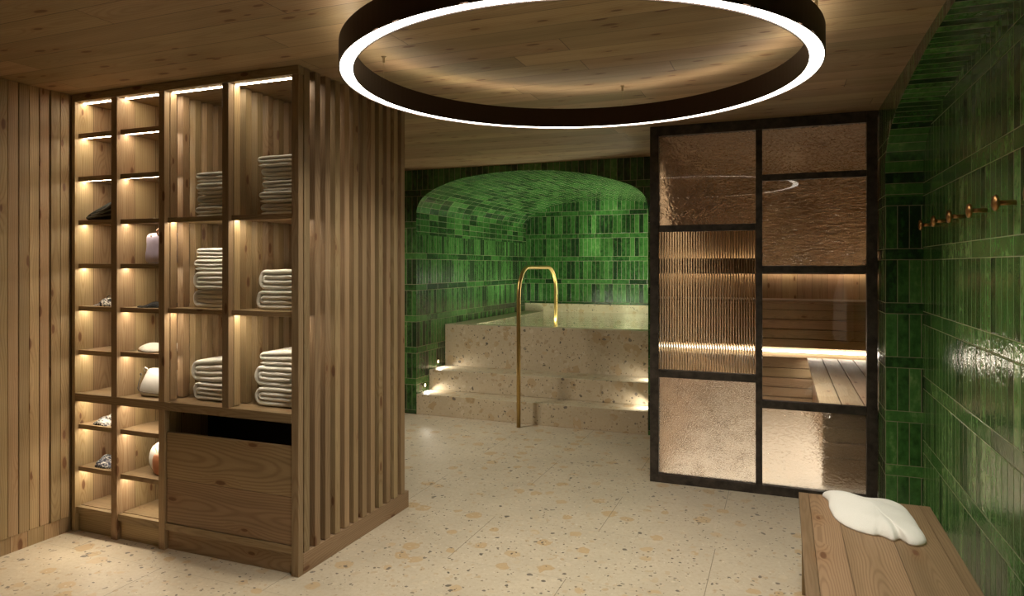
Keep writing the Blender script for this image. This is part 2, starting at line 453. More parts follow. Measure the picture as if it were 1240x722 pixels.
# ---------------------------------------------------------------- mesh builder
ORG = {}
class MB:
    def __init__(s):
        s.v = []; s.f = []; s.uv = []; s.mi = []
        s.cur = 0
    def quad(s, pts, uvs=None, mi=None):
        b = len(s.v)
        s.v += [tuple(p) for p in pts]
        s.f.append(tuple(range(b, b + len(pts))))
        s.uv.append(uvs if uvs else [(0, 0)] * len(pts))
        s.mi.append(s.cur if mi is None else mi)
    def box(s, x0, x1, y0, y1, z0, z1):
        b = len(s.v)
        s.v += [(x0, y0, z0), (x1, y0, z0), (x1, y1, z0), (x0, y1, z0), (x0, y0, z1), (x1, y0, z1), (x1, y1, z1), (x0, y1, z1)]
        for f in ((0, 3, 2, 1), (4, 5, 6, 7), (0, 1, 5, 4), (1, 2, 6, 5), (2, 3, 7, 6), (3, 0, 4, 7)):
            s.f.append(tuple(b + i for i in f))
            pts = [s.v[b + i] for i in f]
            if f in ((0, 3, 2, 1), (4, 5, 6, 7)): s.uv.append([(p[0], p[1]) for p in pts])
            elif f in ((0, 1, 5, 4), (2, 3, 7, 6)): s.uv.append([(p[0], p[2]) for p in pts])
            else: s.uv.append([(p[1], p[2]) for p in pts])
            s.mi.append(s.cur)
        return s
    def grid(s, rows, closed=False, uvf=None):
        nr, nc = len(rows), len(rows[0])
        b = len(s.v)
        for r in rows: s.v += [tuple(p) for p in r]
        for i in range(nr - 1):
            for j in range(nc if closed else nc - 1):
                j2 = (j + 1) % nc
                s.f.append((b + i * nc + j, b + i * nc + j2, b + (i + 1) * nc + j2, b + (i + 1) * nc + j))
                s.uv.append([(0, 0)] * 4); s.mi.append(s.cur)
        return b
    def cap(s, idx):
        s.f.append(tuple(idx)); s.uv.append([(0, 0)] * len(idx)); s.mi.append(s.cur)
    def tube(s, path, r, seg=12, caps=True, radii=None):
        path = [Vector(p) for p in path]
        rows = []
        up = None
        for i, p in enumerate(path):
            t = (path[min(i + 1, len(path) - 1)] - path[max(i - 1, 0)]).normalized()
            if up is None:
                up = t.orthogonal().normalized()
            up = (up - t * up.dot(t)).normalized()
            w = t.cross(up)
            rr = radii[i] if radii else r
            rows.append([p + (up * math.cos(a) + w * math.sin(a)) * rr for a in [2 * PI * q / seg for q in range(seg)]])
        b = s.grid(rows, closed=True)
        if caps:
            s.cap([b + q for q in range(seg)][::-1])
            s.cap([b + (len(path) - 1) * seg + q for q in range(seg)])
        return s
    def lathe(s, prof, c, axis='Z', seg=24):
        rows = []
        for r, h in prof:
            row = []
            for q in range(seg):
                a = 2 * PI * q / seg
                if axis == 'Z': p = (c[0] + r * math.cos(a), c[1] + r * math.sin(a), c[2] + h)
                elif axis == 'X': p = (c[0] + h, c[1] + r * math.cos(a), c[2] + r * math.sin(a))
                else: p = (c[0] + r * math.cos(a), c[1] + h, c[2] + r * math.sin(a))
                row.append(p)
            rows.append(row)
        s.grid(rows, closed=True)
        return s
    def build(s, name, mat, parent=None, smooth=False, bevel=0.0, subsurf=0, recalc=True):
        me = bpy.data.meshes.new(name)
        o = Vector(ORG.get(parent.name, (0, 0, 0))) if parent else Vector((0, 0, 0))
        me.from_pydata([tuple(Vector(p) - o) for p in s.v], [], s.f)
        ul = me.uv_layers.new(name='UVMap')
        i = 0
        for uvs in s.uv:
            for q in uvs:
                ul.data[i].uv = q; i += 1
        mats = mat if isinstance(mat, (list, tuple)) else [mat]
        for m_ in mats: me.materials.append(m_)
        for p, mi in zip(me.polygons, s.mi):
            p.material_index = mi; p.use_smooth = smooth
        if recalc:
            bm = bmesh.new(); bm.from_mesh(me)
            bmesh.ops.recalc_face_normals(bm, faces=bm.faces)
            bm.to_mesh(me); bm.free()
        ob = bpy.data.objects.new(name, me)
        COL.objects.link(ob)
        if parent:
            ob.parent = parent
        ORG[ob.name] = tuple(o)
        if bevel:
            md = ob.modifiers.new('bevel', 'BEVEL'); md.width = bevel; md.segments = 2; md.limit_method = 'ANGLE'
        if subsurf:
            md = ob.modifiers.new('sub', 'SUBSURF'); md.levels = subsurf; md.render_levels = subsurf
        return ob

def empty(name, loc, label, cat, group=None):
    o = bpy.data.objects.new(name, None)
    o.empty_display_size = 0.1
    COL.objects.link(o)
    o.location = loc
    ORG[o.name] = tuple(loc)
    return tag(o, label, cat, group)
def tag(o, label, cat, group=None):
    o['label'] = label; o['category'] = cat
    if group: o['group'] = group
    return o
def struct(o):
    o['kind'] = 'structure'
    return o
def setorigin(o, loc):
    """move an object's origin to loc keeping the shape in place"""
    o.data.transform(Matrix.Translation(-Vector(loc)))
    o.location = loc
    return o

# ---------------------------------------------------------------- room shell
CEIL = 2.55
XL = -3.86          # face of the left wall's slats
YF = 6.27           # face of the pool wall
AX0, AX1, AY1 = -3.556, -1.139, 9.56   # pool alcove

struct(MB().box(-4.1, 1.8, -2.8, 9.8, -0.12, 0).build('floor', M['floor']))
struct(MB().box(-4.1, 1.8, -2.8, 9.8, CEIL, CEIL + 0.1).build('ceiling', M['wood_ceiling']))

b = MB()
b.box(-4.05, XL - 0.016, -2.7, 6.4, 0, CEIL)
y = 2.755
while y > -0.5:
    b.box(XL - 0.03, XL - 0.004 * (int(y * 1000) % 3), y - 0.0535, y, 0.088, CEIL - 0.001)
    y -= 0.0575
struct(b.build('wall_left', M['wood_z'], bevel=0.003))
struct(MB().box(XL - 0.03, XL - 0.010, -2.7, 2.76, 0, 0.087).build('baseboard_left', wood('pine_baseboard', 'Z', plank=0.09, cross='Y')))

# wall behind the camera, tiled (only seen mirrored in the glass)
struct(MB().box(-4.05, 1.2, -2.75, -2.6, 0, CEIL).build('wall_back', M['tile']))

# arch profile of the pool alcove, left to right
ARCH = [(-3.556, 2.02), (-3.553, 2.12), (-3.523, 2.205), (-3.46, 2.275), (-3.345, 2.343), (-3.21, 2.393), (-3.058, 2.434), (-2.86, 2.463),
        (-2.638, 2.480), (-2.42, 2.487), (-2.211, 2.482), (-2.0, 2.465), (-1.808, 2.438), (-1.64, 2.405), (-1.492, 2.363), (-1.38, 2.328),
        (-1.28, 2.286), (-1.199, 2.225), (-1.155, 2.15), (-1.140, 2.07), (-1.139, 2.02)]
def smooth_pts(pts, n=3):
    out = []
    for i in range(len(pts) - 1):
        p0 = pts[max(i - 1, 0)]; p1 = pts[i]; p2 = pts[i + 1]; p3 = pts[min(i + 2, len(pts) - 1)]
        for j in range(n):
            t = j / n
            out.append(tuple(0.5 * (2 * p1[q] + (p2[q] - p0[q]) * t + (2 * p0[q] - 5 * p1[q] + 4 * p2[q] - p3[q]) * t * t + (3 * p1[q] - p0[q] - 3 * p2[q] + p3[q]) * t ** 3) for q in range(2)))
    out.append(pts[-1])
    return out
ARCH = smooth_pts(ARCH, 3)
SPR = 1.88
b = MB()
def fq(x0, z0, x1, z1, y=YF):
    b.quad([(x0, y, z0), (x1, y, z0), (x1, y, z1), (x0, y, z1)], [(x0, z0), (x1, z0), (x1, z1), (x0, z1)])
fq(-3.9, 0, AX0, CEIL); fq(AX1, 0, -0.95, CEIL)
for (xa, za), (xb, zb) in zip(ARCH[:-1], ARCH[1:]):
    if xb - xa > 1e-5:
        b.quad([(xa, YF, za), (xb, YF, zb), (xb, YF, CEIL), (xa, YF, CEIL)], [(xa, za), (xb, zb), (xb, CEIL), (xa, CEIL)])
struct(b.build('wall_pool', M['tile_pool'], recalc=False))
b = MB()
# side walls below the courses, back wall
b.quad([(AX0, YF, 0), (AX0, AY1, 0), (AX0, AY1, SPR), (AX0, YF, SPR)], [(YF, 0), (AY1, 0), (AY1, SPR), (YF, SPR)])
b.quad([(AX1, YF, 0), (AX1, AY1, 0), (AX1, AY1, SPR), (AX1, YF, SPR)], [(YF, 0), (AY1, 0), (AY1, SPR), (YF, SPR)])
b.quad([(AX0, AY1, 0), (AX1, AY1, 0), (AX1, AY1, CEIL), (AX0, AY1, CEIL)], [(AX0, 0), (AX1, 0), (AX1, CEIL), (AX0, CEIL)])
b.cur = 1
prof = [(AX0, SPR)] + ARCH + [(AX1, SPR)]
s_ = SPR
for (xa, za), (xb, zb) in zip(prof[:-1], prof[1:]):
    L = math.hypot(xb - xa, zb - za)
    b.quad([(xa, YF, za), (xa, AY1, za), (xb, AY1, zb), (xb, YF, zb)], [(YF, s_), (AY1, s_), (AY1, s_ + L), (YF, s_ + L)])
    s_ += L
bo = b.build('wall_alcove', [M['tile_pool'], M['tile_stack']], recalc=False)
for p in bo.data.polygons:
    if p.material_index == 1: p.use_smooth = True
struct(bo)

# right wall with its arched niche
XR, XN = 0.575, 0.773
NA = [(4.63, 2.05), (4.628, 2.14), (4.60, 2.21), (4.49, 2.298), (4.37, 2.347), (4.233, 2.388), (4.02, 2.42), (3.79, 2.447), (3.55, 2.470), (3.325, 2.486),
      (3.08, 2.493), (2.834, 2.497), (2.5, 2.50)]
NA = smooth_pts(NA, 3)
NA = NA + [(5.0 - y_, z_) for y_, z_ in NA[:-1][::-1]]
Y0n = 0.37
b = MB()
def rq(y0, z0, y1, z1, x=XR):
    b.quad([(x, y1, z0), (x, y0, z0), (x, y0, z1), (x, y1, z1)], [(y1, z0), (y0, z0), (y0, z1), (y1, z1)])
rq(4.63, 0, 5.0, CEIL); rq(-2.7, 0, Y0n, CEIL)
for (ya, za), (yb, zb) in zip(NA[:-1], NA[1:]):
    b.quad([(XR, ya, za), (XR, yb, zb), (XR, yb, CEIL), (XR, ya, CEIL)], [(ya, za), (yb, zb), (yb, CEIL), (ya, CEIL)])
SPN = 1.962
for yy in (4.63, Y0n):
    b.quad([(XR, yy, 0), (XN, yy, 0), (XN, yy, SPN), (XR, yy, SPN)], [(0.0, 0), (XN - XR, 0), (XN - XR, SPN), (0, SPN)])
b.cur = 1
prof = [(4.63, SPN)] + NA + [(Y0n, SPN)]
s_ = 0.0
for (ya, za), (yb, zb) in zip(prof[:-1], prof[1:]):
    L = math.hypot(yb - ya, zb - za)
    b.quad([(XR, ya, za), (XN, ya, za), (XN, yb, zb), (XR, yb, zb)], [(0.003, s_), (0.003 + XN - XR, s_), (0.003 + XN - XR, s_ + L), (0.003, s_ + L)])
    s_ += L
b.cur = 2
b.quad([(XN, 4.63, 0), (XN, Y0n, 0), (XN, Y0n, CEIL), (XN, 4.63, CEIL)], [(4.63, 0), (Y0n, 0), (Y0n, CEIL), (4.63, CEIL)])
struct(b.build('wall_right', [tiles('green_tile_jamb', v0=0.298, u0=0.0, tilt=0.9), M['tile_stack_niche'], M['tile_niche']], recalc=False))

# sauna shell
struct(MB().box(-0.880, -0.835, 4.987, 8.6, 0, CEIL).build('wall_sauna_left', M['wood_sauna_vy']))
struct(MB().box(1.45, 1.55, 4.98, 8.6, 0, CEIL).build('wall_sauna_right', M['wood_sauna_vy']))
struct(MB().box(-0.9, 1.5, 8.5, 8.6, 0, CEIL).build('wall_sauna_back', M['wood_sauna_v']))
struct(MB().box(0.576, 1.5, 4.96, 5.0, 0, CEIL).build('wall_sauna_front', M['wood_sauna_v']))

# ---------------------------------------------------------------- pool with its steps
pool = empty('plunge_pool', (-2.35, YF, 0), 'raised terrazzo plunge pool with two stone steps under the green tiled vault', 'pool')
e_ = 0.002
b = MB(); b.box(AX0 + e_, AX1 - e_, YF + 0.0, 6.62, 0, 0.212); b.build('step', M['stone'], pool, bevel=0.004)
b = MB(); b.box(AX0 + e_, AX1 - e_, 6.545, 6.965, 0.213, 0.427); b.build('step', M['stone'], pool, bevel=0.004)
b = MB(); b.box(AX0 + e_, AX1 - e_, 6.925, 7.07, 0.05, 0.89); b.build('front_wall', M['stone'], pool, bevel=0.004)
b = MB(); b.box(AX0 + e_, AX0 + 0.30, 7.075, AY1 - 0.06, 0.05, 0.885); b.build('side_ledge', M['stone'], pool, bevel=0.004)
b = MB(); b.box(AX0 + e_, AX1 - e_, AY1 - 0.055, AY1 - 0.005, 0.0, 1.0); b.build('back_skirting', M['stone'], pool, bevel=0.004)
b = MB(); b.box(AX0 + 0.301, AX1 - e_, 7.075, AY1 - 0.06, 0.05, 0.12); b.build('basin_floor', M['stone'], pool)
b = MB(); b.quad([(AX0 + 0.301, 7.072, 0.882), (AX1 - e_, 7.072, 0.882), (AX1 - e_, AY1 - 0.056, 0.882), (AX0 + 0.301, AY1 - 0.056, 0.882)]); b.build('water', M['water'], pool)

def area_light(name, loc, rot, size, energy, col, sy=None, shape=None, spread=180):
    d = bpy.data.lights.new(name, 'AREA')
    d.energy = energy; d.color = col; d.size = size; d.spread = math.radians(spread)
    if sy: d.shape = 'RECTANGLE'; d.size_y = sy
    if shape: d.shape = shape
    o = bpy.data.objects.new(name, d); COL.objects.link(o)
    o.location = loc; o.rotation_euler = rot
    return o
def spot_light(name, loc, target, energy, col, angle=80, blend=0.6, r=0.02):
    d = bpy.data.lights.new(name, 'SPOT')
    d.energy = energy; d.color = col; d.spot_size = math.radians(angle); d.spot_blend = blend; d.shadow_soft_size = r
    o = bpy.data.objects.new(name, d); COL.objects.link(o)
    o.location = loc
    o.rotation_euler = (Vector(target) - Vector(loc)).to_track_quat('-Z', 'Y').to_euler()
    return o
# added underwater fill lights with housings on the basin floor
for i, (px, py) in enumerate(((-2.75, 7.6), (-1.75, 7.6), (-2.75, 8.8), (-1.75, 8.8))):
    bz = MB(); bz.lathe([(0.0, 0.0), (0.09, 0.0), (0.09, 0.02), (0.0, 0.02)], (px, py, 0.121))
    o = bz.build('added_pool_light', M['brass'], pool, smooth=False)
    area_light('pool_fill_lamp', (px, py, 0.16), (PI, 0, 0), 0.3, POOL_W, (1.0, 0.97, 0.78), shape='DISK')
area_light('pool_fill_strip', (-2.2, 7.085, 0.855), (math.radians(125), 0, 0), 1.9, POOL_STRIP_W, (1.0, 0.97, 0.78), sy=0.04)  # added strip lamp, brightens the vault and back wall
MB().box(-3.2, -1.2, 7.0705, 7.078, 0.835, 0.872).build('added_led_channel', M['brass'], pool)  # housing for the added strip
# added pool lamp; caustic streaks are a noise pattern in its emission
ca = spot_light('caustic_fill_lamp', (-1.55, 7.35, 0.78), (-1.9, AY1, 1.15), 110, (0.98, 1.0, 0.8), 130, 0.8, 0.01)
ca.data.use_nodes = True
nt = ca.data.node_tree; em = nt.nodes['Emission']
tcn = nt.nodes.new('ShaderNodeTexCoord'); nz = nt.nodes.new('ShaderNodeTexNoise'); nz.inputs['Scale'].default_value = 2.2
vm = nt.nodes.new('ShaderNodeVectorMath'); vm.operation = 'MULTIPLY_ADD'; vm.inputs[1].default_value = (0.7, 0.7, 0.7)
vo = nt.nodes.new('ShaderNodeTexVoronoi'); vo.feature = 'SMOOTH_F1'; vo.inputs['Scale'].default_value = 4.5
pw = nt.nodes.new('ShaderNodeMath'); pw.operation = 'POWER'; pw.inputs[1].default_value = 5.0
ml = nt.nodes.new('ShaderNodeMath'); ml.operation = 'MULTIPLY_ADD'; ml.inputs[1].default_value = 26.0; ml.inputs[2].default_value = 0.10
L_ = nt.links.new
L_(tcn.outputs['Normal'], nz.inputs['Vector']); L_(nz.outputs['Color'], vm.inputs[0]); L_(tcn.outputs['Normal'], vm.inputs[2])
L_(vm.outputs[0], vo.inputs['Vector']); L_(vo.outputs['Distance'], pw.inputs[0]); L_(pw.outputs[0], ml.inputs[0]); L_(ml.outputs[0], em.inputs['Strength'])

# added unseen fill lights: alcove right wall, passage ceiling behind the shelving
area_light('alcove_fill_lamp', (AX1 - 0.03, 8.1, 1.35), (0, math.radians(118), 0), 0.25, ALCOVE_W, (1.0, 0.95, 0.74), sy=2.0)
MB().box(AX1 - 0.025, AX1 - 0.001, 7.1, 9.1, 1.22, 1.48).build('added_wall_washer', M['steel'], pool)
area_light('passage_fill_lamp', (-3.3, 4.8, CEIL - 0.03), (math.radians(28), 0, math.radians(-25)), 0.35, HALL_W, WARM_WHITE, spread=110)  # added out of view to brighten the steps and nearby floor
o = MB().box(-3.52, -3.08, 4.58, 5.02, CEIL - 0.025, CEIL - 0.001).build('added_ceiling_light', M['steel'])
tag(setorigin(o, (-3.3, 4.8, CEIL)), 'added flat square ceiling light, unseen in the passage behind the shelving unit', 'light')

# brass spots beside the steps
for i, (sx, sy, sz, side, lab) in enumerate((
        (AX0, 6.44, 0.275, 1, 'small round brass spot in the green wall above the lowest step'),
        (AX0, 6.74, 0.49, 1, 'small round brass spot in the green wall above the second step'),
        (AX1, 6.44, 0.30, -1, 'small round spot at the right end of the lowest step'),
        (AX1, 6.74, 0.51, -1, 'small round spot at the right end of the second step'))):
    t_ = empty('step_light', (sx, sy, sz), lab, 'wall light', 'spots beside the pool steps')
    b = MB(); b.lathe([(0.0, 0.001 * side), (0.022, 0.001 * side), (0.022, 0.012 * side), (0.016, 0.014 * side), (0.016, 0.006 * side), (0.0, 0.006 * side)], (sx, sy, sz), 'X', 16)
    b.build('bezel', M['brass'], t_, smooth=False)
    b = MB(); b.lathe([(0.0, 0.010 * side), (0.0155, 0.0100 * side)], (sx, sy, sz), 'X', 16); b.build('lens', M['spot'], t_)
    spot_light('step_lamp', (sx + 0.02 * side, sy, sz), (sx + 0.30 * side, sy, sz - 0.28), STEP_W, WARM_WHITE, 140, 0.8, 0.015)

# brass handrail
hr = MB()
hx, y1, y2, zt, rad = -2.346, 6.105, 7.26, 1.535, 0.27
path = [(hx, y1, 0.003), (hx, y1, 0.6), (hx, y1, zt - rad)]
for q in range(1, 13):
    a = PI / 2 * q / 12
    path.append((hx, y1 + rad * (1 - math.cos(a)), zt - rad + rad * math.sin(a)))
for q in range(0, 13):
    a = PI / 2 * q / 12
    path.append((hx, y2 - rad * (1 - math.sin(a)), zt - rad + rad * math.cos(a)))
path += [(hx, y2, 1.0), (hx, y2, 0.84)]
rail = hr.tube(path, 0.0195, 20).build('handrail', M['brass'], smooth=True)
tag(setorigin(rail, (hx, y1, 0)), 'curved brass handrail rising from the floor over the pool steps', 'handrail')

# ---------------------------------------------------------------- sauna front
sf = empty('sauna_partition', (-0.16, 4.95, 0), 'black steel framed sauna front glazed with clear, reeded and hammered panes', 'glass partition')
Y0, Y1 = 4.93, 4.985
XS = [(-0.883, -0.822), (-0.167, -0.125), (0.508, 0.570)]
MBf = MB()
MBf.box(XS[0][0], XS[0][1], Y0, Y1, 0.0, CEIL - 0.002); MBf.box(XS[2][0], XS[2][1], Y0, Y1, 0.0, CEIL - 0.002)
MBf.box(XS[0][1], XS[2][0], Y0, Y1, 0.0, 0.062); MBf.box(XS[0][1], XS[2][0], Y0, Y1, 2.477, CEIL - 0.002)
MBf.build('outer_frame', M['steel'], sf, bevel=0.002)
MB().box(XS[1][0], XS[1][1], Y0 + 0.001, Y1, 0.062, 2.477).build('mullion', M['steel'], sf, bevel=0.002)
LT = [(1.792, 1.839), (0.753, 0.806)]; RT = [(2.127, 2.169), (1.502, 1.550), (0.584, 0.637)]
for z0, z1 in LT: MB().box(XS[0][1], XS[1][0], Y0 + 0.002, Y1 - 0.002, z0, z1).build('transom', M['steel'], sf, bevel=0.002)
for z0, z1 in RT: MB().box(XS[1][1], XS[2][0], Y0 + 0.002, Y1 - 0.002, z0, z1).build('transom', M['steel'], sf, bevel=0.002)
def pane(x0, x1, z0, z1, mat, label):
    g = MB()
    if mat == 'glass':
        g.quad([(x0, 4.955, z0), (x1, 4.955, z0), (x1, 4.955, z1), (x0, 4.955, z1)])
    elif mat == 'glass_reed':
        n = int(round((x1 - x0) / 0.0175)); st = 8
        fr_, bk = [], []
        for i in range(n * st + 1):
            xx = x0 + (x1 - x0) * i / (n * st)
            ph = (i % st) / st
            fr_.append((xx, 4.954 - 0.0056 * math.sin(PI * ph), 0)); bk.append((xx, 4.962, 0))
        for i in range(n * st):
            a, c = fr_[i], fr_[i + 1]
            g.quad([(a[0], a[1], z0), (c[0], c[1], z0), (c[0], c[1], z1), (a[0], a[1], z1)])
        g.quad([(x1, 4.962, z0), (x0, 4.962, z0), (x0, 4.962, z1), (x1, 4.962, z1)])
    else:
        g.box(x0, x1, 4.952, 4.960, z0, z1)
        g.mi = [0, 0, 0, 0, 1, 0] if mat != 'glass_half' else [1] * 6
    p = g.build('pane', [M['glass_face'], M[mat]] if len(g.f) == 6 else M[mat], sf, recalc=False)
    p['label'] = label
pane(XS[0][1], XS[1][0], 1.839, 2.477, 'glass_hammer', 'hammered glass pane')
pane(XS[0][1], XS[1][0], 0.806, 1.792, 'glass_reed', 'vertically reeded glass pane')
pane(XS[0][1], XS[1][0], 0.062, 0.753, 'glass_frost', 'fine grained obscured glass pane')
pane(XS[1][1], XS[2][0], 2.169, 2.477, 'glass_hammer', 'hammered glass pane')
pane(XS[1][1], XS[2][0], 1.550, 2.127, 'glass_ripple', 'rippled glass pane')
pane(XS[1][1], XS[2][0], 0.637, 1.502, 'glass', 'clear glass pane')
pane(XS[1][1], XS[2][0], 0.062, 0.584, 'glass_half', 'hammered glass pane')

# sauna benches
ub = empty('sauna_bench', (0.28, 8.0, 0), 'tall back sauna bench of horizontal boards with a light line along its front', 'sauna bench')
b = MB()
for z0, z1 in ((0.02, 0.118), (0.126, 0.224), (0.232, 0.33), (0.338, 0.436), (0.444, 0.56)):
    b.box(-0.83, 1.44, 8.0, 8.03, z0, z1)
for z0, z1 in ((0.66, 0.755), (0.763, 0.86), (0.868, 0.965), (0.973, 1.07), (1.078, 1.14)):
    b.box(-0.83, 1.44, 8.0, 8.03, z0, z1)
b.build('front_boards', wood('sauna_front_boards', 'X', cross='Z', light=(0.43, 0.31, 0.18), dark=(0.28, 0.185, 0.10)), ub, bevel=0.003)
MB().box(-0.83, 1.44, 7.985, 8.49, 1.145, 1.172).build('seat', M['wood_sauna_h'], ub, bevel=0.003)
MB().box(-0.83, 1.44, 8.04, 8.06, 0.56, 0.66).build('light_recess', M['wood_sauna_h'], ub)
MB().box(-0.83, 1.43, 8.0, 8.02, 0.612, 0.632).build('led_strip', M['sled2'], ub)
lb_ = empty('sauna_bench', (0.8, 6.5, 0), 'low side sauna bench with wide lengthwise boards behind the clear pane', 'sauna bench')
b = MB()
for i in range(8):
    x0 = 0.25 + i * 0.148
    b.box(x0, min(x0 + 0.140, 1.44), 5.246, 7.97, 0.535, 0.565)
b.build('seat', wood('sauna_seat_boards', 'Y', cross='X', light=(0.43, 0.31, 0.18), dark=(0.28, 0.185, 0.10)), lb_, bevel=0.003)
b = MB()
for i in range(5):
    b.box(0.262, 1.44, 5.25, 5.275, 0.008 + i * 0.105, 0.105 + i * 0.105)
b.build('front_boards', wood('sauna_riser_boards', 'X', cross='Z', light=(0.43, 0.31, 0.18), dark=(0.28, 0.185, 0.10)), lb_, bevel=0.004)
MB().box(0.30, 0.33, 5.28, 7.97, 0.008, 0.53).build('side_board', M['wood_sauna_vy'], lb_)
MB().box(0.262, 0.296, 5.28, 7.95, 0.531, 0.5346).build('led_strip', M['sled2'], lb_)
area_light('sauna_fill_lamp', (-0.32, 5.04, CEIL - 0.025), (math.radians(20), 0, math.radians(0)), 0.8, SAUNA_W, (1.0, 0.97, 0.95), sy=0.05, spread=62)  # added fill lamp hidden behind the top frame, brightens the sauna floor
MB().box(-0.78, 1.2, 5.005, 5.075, CEIL - 0.020, CEIL).build('added_lamp_channel', M['steel'], lb_)  # housing for the added sauna lamp
br = empty('cove_light', (0.28, 8.45, 1.45), 'dark backlit board glowing above and below across the sauna back wall', 'light')
MB().box(-0.83, 1.44, 8.41, 8.435, 1.455, 1.64).build('board', simple('dark_backrest_wood', (0.13, 0.075, 0.035), 0.5, 0, 9, 0.25), br, bevel=0.003)
MB().box(-0.83, 1.44, 8.437, 8.47, 1.50, 1.60).build('batten', M['wood_x'], br)
MB().box(-0.83, 1.42, 8.44, 8.46, 1.62, 1.63).build('led_strip', M['sled'], br)
MB().box(-0.83, 1.42, 8.44, 8.46, 1.465, 1.475).build('led_strip', M['sled'], br)

# ---------------------------------------------------------------- shelving unit
FY, BY = 2.764, 3.82
PX = [(-3.858, -3.832), (-3.537, -3.491), (-3.173, -3.130), (-2.724, -2.681), (-2.276, -2.233)]
su = empty('shelving_unit', (-3.05, 3.3, 0), 'room dividing pine shelving unit with lit cubbies and a slatted end', 'shelving unit')
SL0, SLP, SLW = 2.804, 0.0855, 0.043
MB().box(PX[0][0], PX[0][1], FY, BY, 0.0, 2.505).build('side_panel', M['wood_zp'], su, bevel=0.002)
MB().box(PX[1][0], PX[1][1], FY, BY, 0.0, 2.505).build('divider_panel', M['wood_zp'], su, bevel=0.002)
for i in (2, 3, 4):
    z0 = 0.0 if i != 3 else 0.768
    MB().box(PX[i][0], PX[i][1], FY, SL0 - 0.004 if i != 2 else SL0 - 0.004, z0, 2.505).build('post', M['wood_z'], su, bevel=0.002)
def slats(x0, x1, z0, z1, ys=SL0):
    b = MB(); y = ys
    n = 0
    while y + SLW < BY + 0.02:
        b.box(x0, x1, y, y + SLW, z0, z1); y += SLP
        n += 1
    return b
slats(PX[2][0], PX[2][1], 0.811, 2.505).build('slat_screen', M['wood_z'], su, bevel=0.0015)
slats(PX[3][0], PX[3][1], 0.811, 2.505).build('slat_screen', M['wood_z'], su, bevel=0.0015)
slats(PX[4][0], PX[4][1], 0.107, CEIL - 0.002, SL0 + 0.004).build('slat_screen', M['wood_z'], su, bevel=0.0015)
MB().box(PX[4][0], PX[4][1], SL0 - 0.003, BY + 0.02, 0.0, 0.105).build('base_board', M['wood_y'], su, bevel=0.002)
MB().box(PX[2][0] + .004, PX[2][1] - .004, SL0, BY, 0.15, 0.76).build('divider_panel', M['wood_zp'], su)
MB().box(-3.858, -2.28, BY, BY + 0.02, 0.0, CEIL - 0.005).build('back_panel', M['wood_zp'], su)
MB().box(PX[0][0], PX[4][1], FY, SL0, 2.507, CEIL - 0.002).build('top_rail', M['wood_x'], su, bevel=0.002)
MB().box(PX[0][1], PX[4][0], SL0 + .001, BY, 2.507, 2.53).build('top_panel', M['wood_shelf'], su)
MB().box(PX[0][1] + .001, PX[4][0] - .001, FY - 0.001, 2.80, 0.762, 0.809).build('middle_rail', M['wood_x'], su, bevel=0.002)
MB().box(PX[0][1] + .001, PX[4][0] - .001, 2.801, BY, 0.78, 0.806).build('middle_shelf', M['wood_shelf'], su)
for a, c in ((0, 1), (1, 2), (2, 4)):
    MB().box(PX[a][1] + .001, PX[c][0] - .001, FY + 0.006, 2.80, 0.108, 0.146).build('bottom_rail', M['wood_x'], su, bevel=0.002)
    MB().box(PX[a][1] + .001, PX[c][0] - .001, FY + 0.025, 2.80, 0.0, 0.106).build('plinth', M['wood_x'], su)
    MB().box(PX[a][1] + .001, PX[c][0] - .001, 2.802, BY, 0.132, 0.148).build('bottom_shelf', M['wood_shelf'], su)
# hamper flap and a black sheet that paints the shade behind it
MB().box(PX[2][1] + 0.006, PX[4][0] - 0.006, FY + 0.010, FY + 0.032, 0.150, 0.642).build('flap', M['wood_flap'], su, bevel=0.002)
MB().box(PX[2][1] + 0.004, PX[4][0] - 0.002, FY + 0.30, FY + 0.31, 0.150, 0.778).build('hamper_shade_sheet', M['black'], su)
SY = 2.786
ledy = 2.814
def led(x0, x1, ztop, parent):
    MB().box(x0 + 0.003, x1 - 0.003, ledy, ledy + 0.018, ztop - 0.0012, ztop - 0.0002).build('led_strip', M['led'], parent)
cols = [(PX[0][1], PX[1][0]), (PX[1][1], PX[2][0]), (PX[2][1], PX[3][0]), (PX[3][1], PX[4][0])]
SH = {0: [2.323, 2.071, 1.816, 1.562, 1.314, 1.058, 0.624, 0.376], 1: [2.323, 2.071, 1.814, 1.562, 1.314, 1.063, 0.623, 0.369], 2: [1.815, 1.318], 3: [1.815, 1.318]}
TH = 0.027
for ci, (x0, x1) in enumerate(cols):
    for zt_ in SH[ci]:
        sh = MB().box(x0 + 0.0005, x1 - 0.0005, SY, SY + 0.016, zt_ - TH, zt_).box(x0 + 0.0005, x1 - 0.0005, SY + 0.0161, BY - 0.001, zt_ - 0.021, zt_).build('shelf', M['wood_shelf'], su, bevel=0.0015)
        led(x0, x1, zt_ - 0.021, sh)
    led(x0, x1, 2.506, su)
for ci in (0, 1):
    led(cols[ci][0], cols[ci][1], 0.779, su)

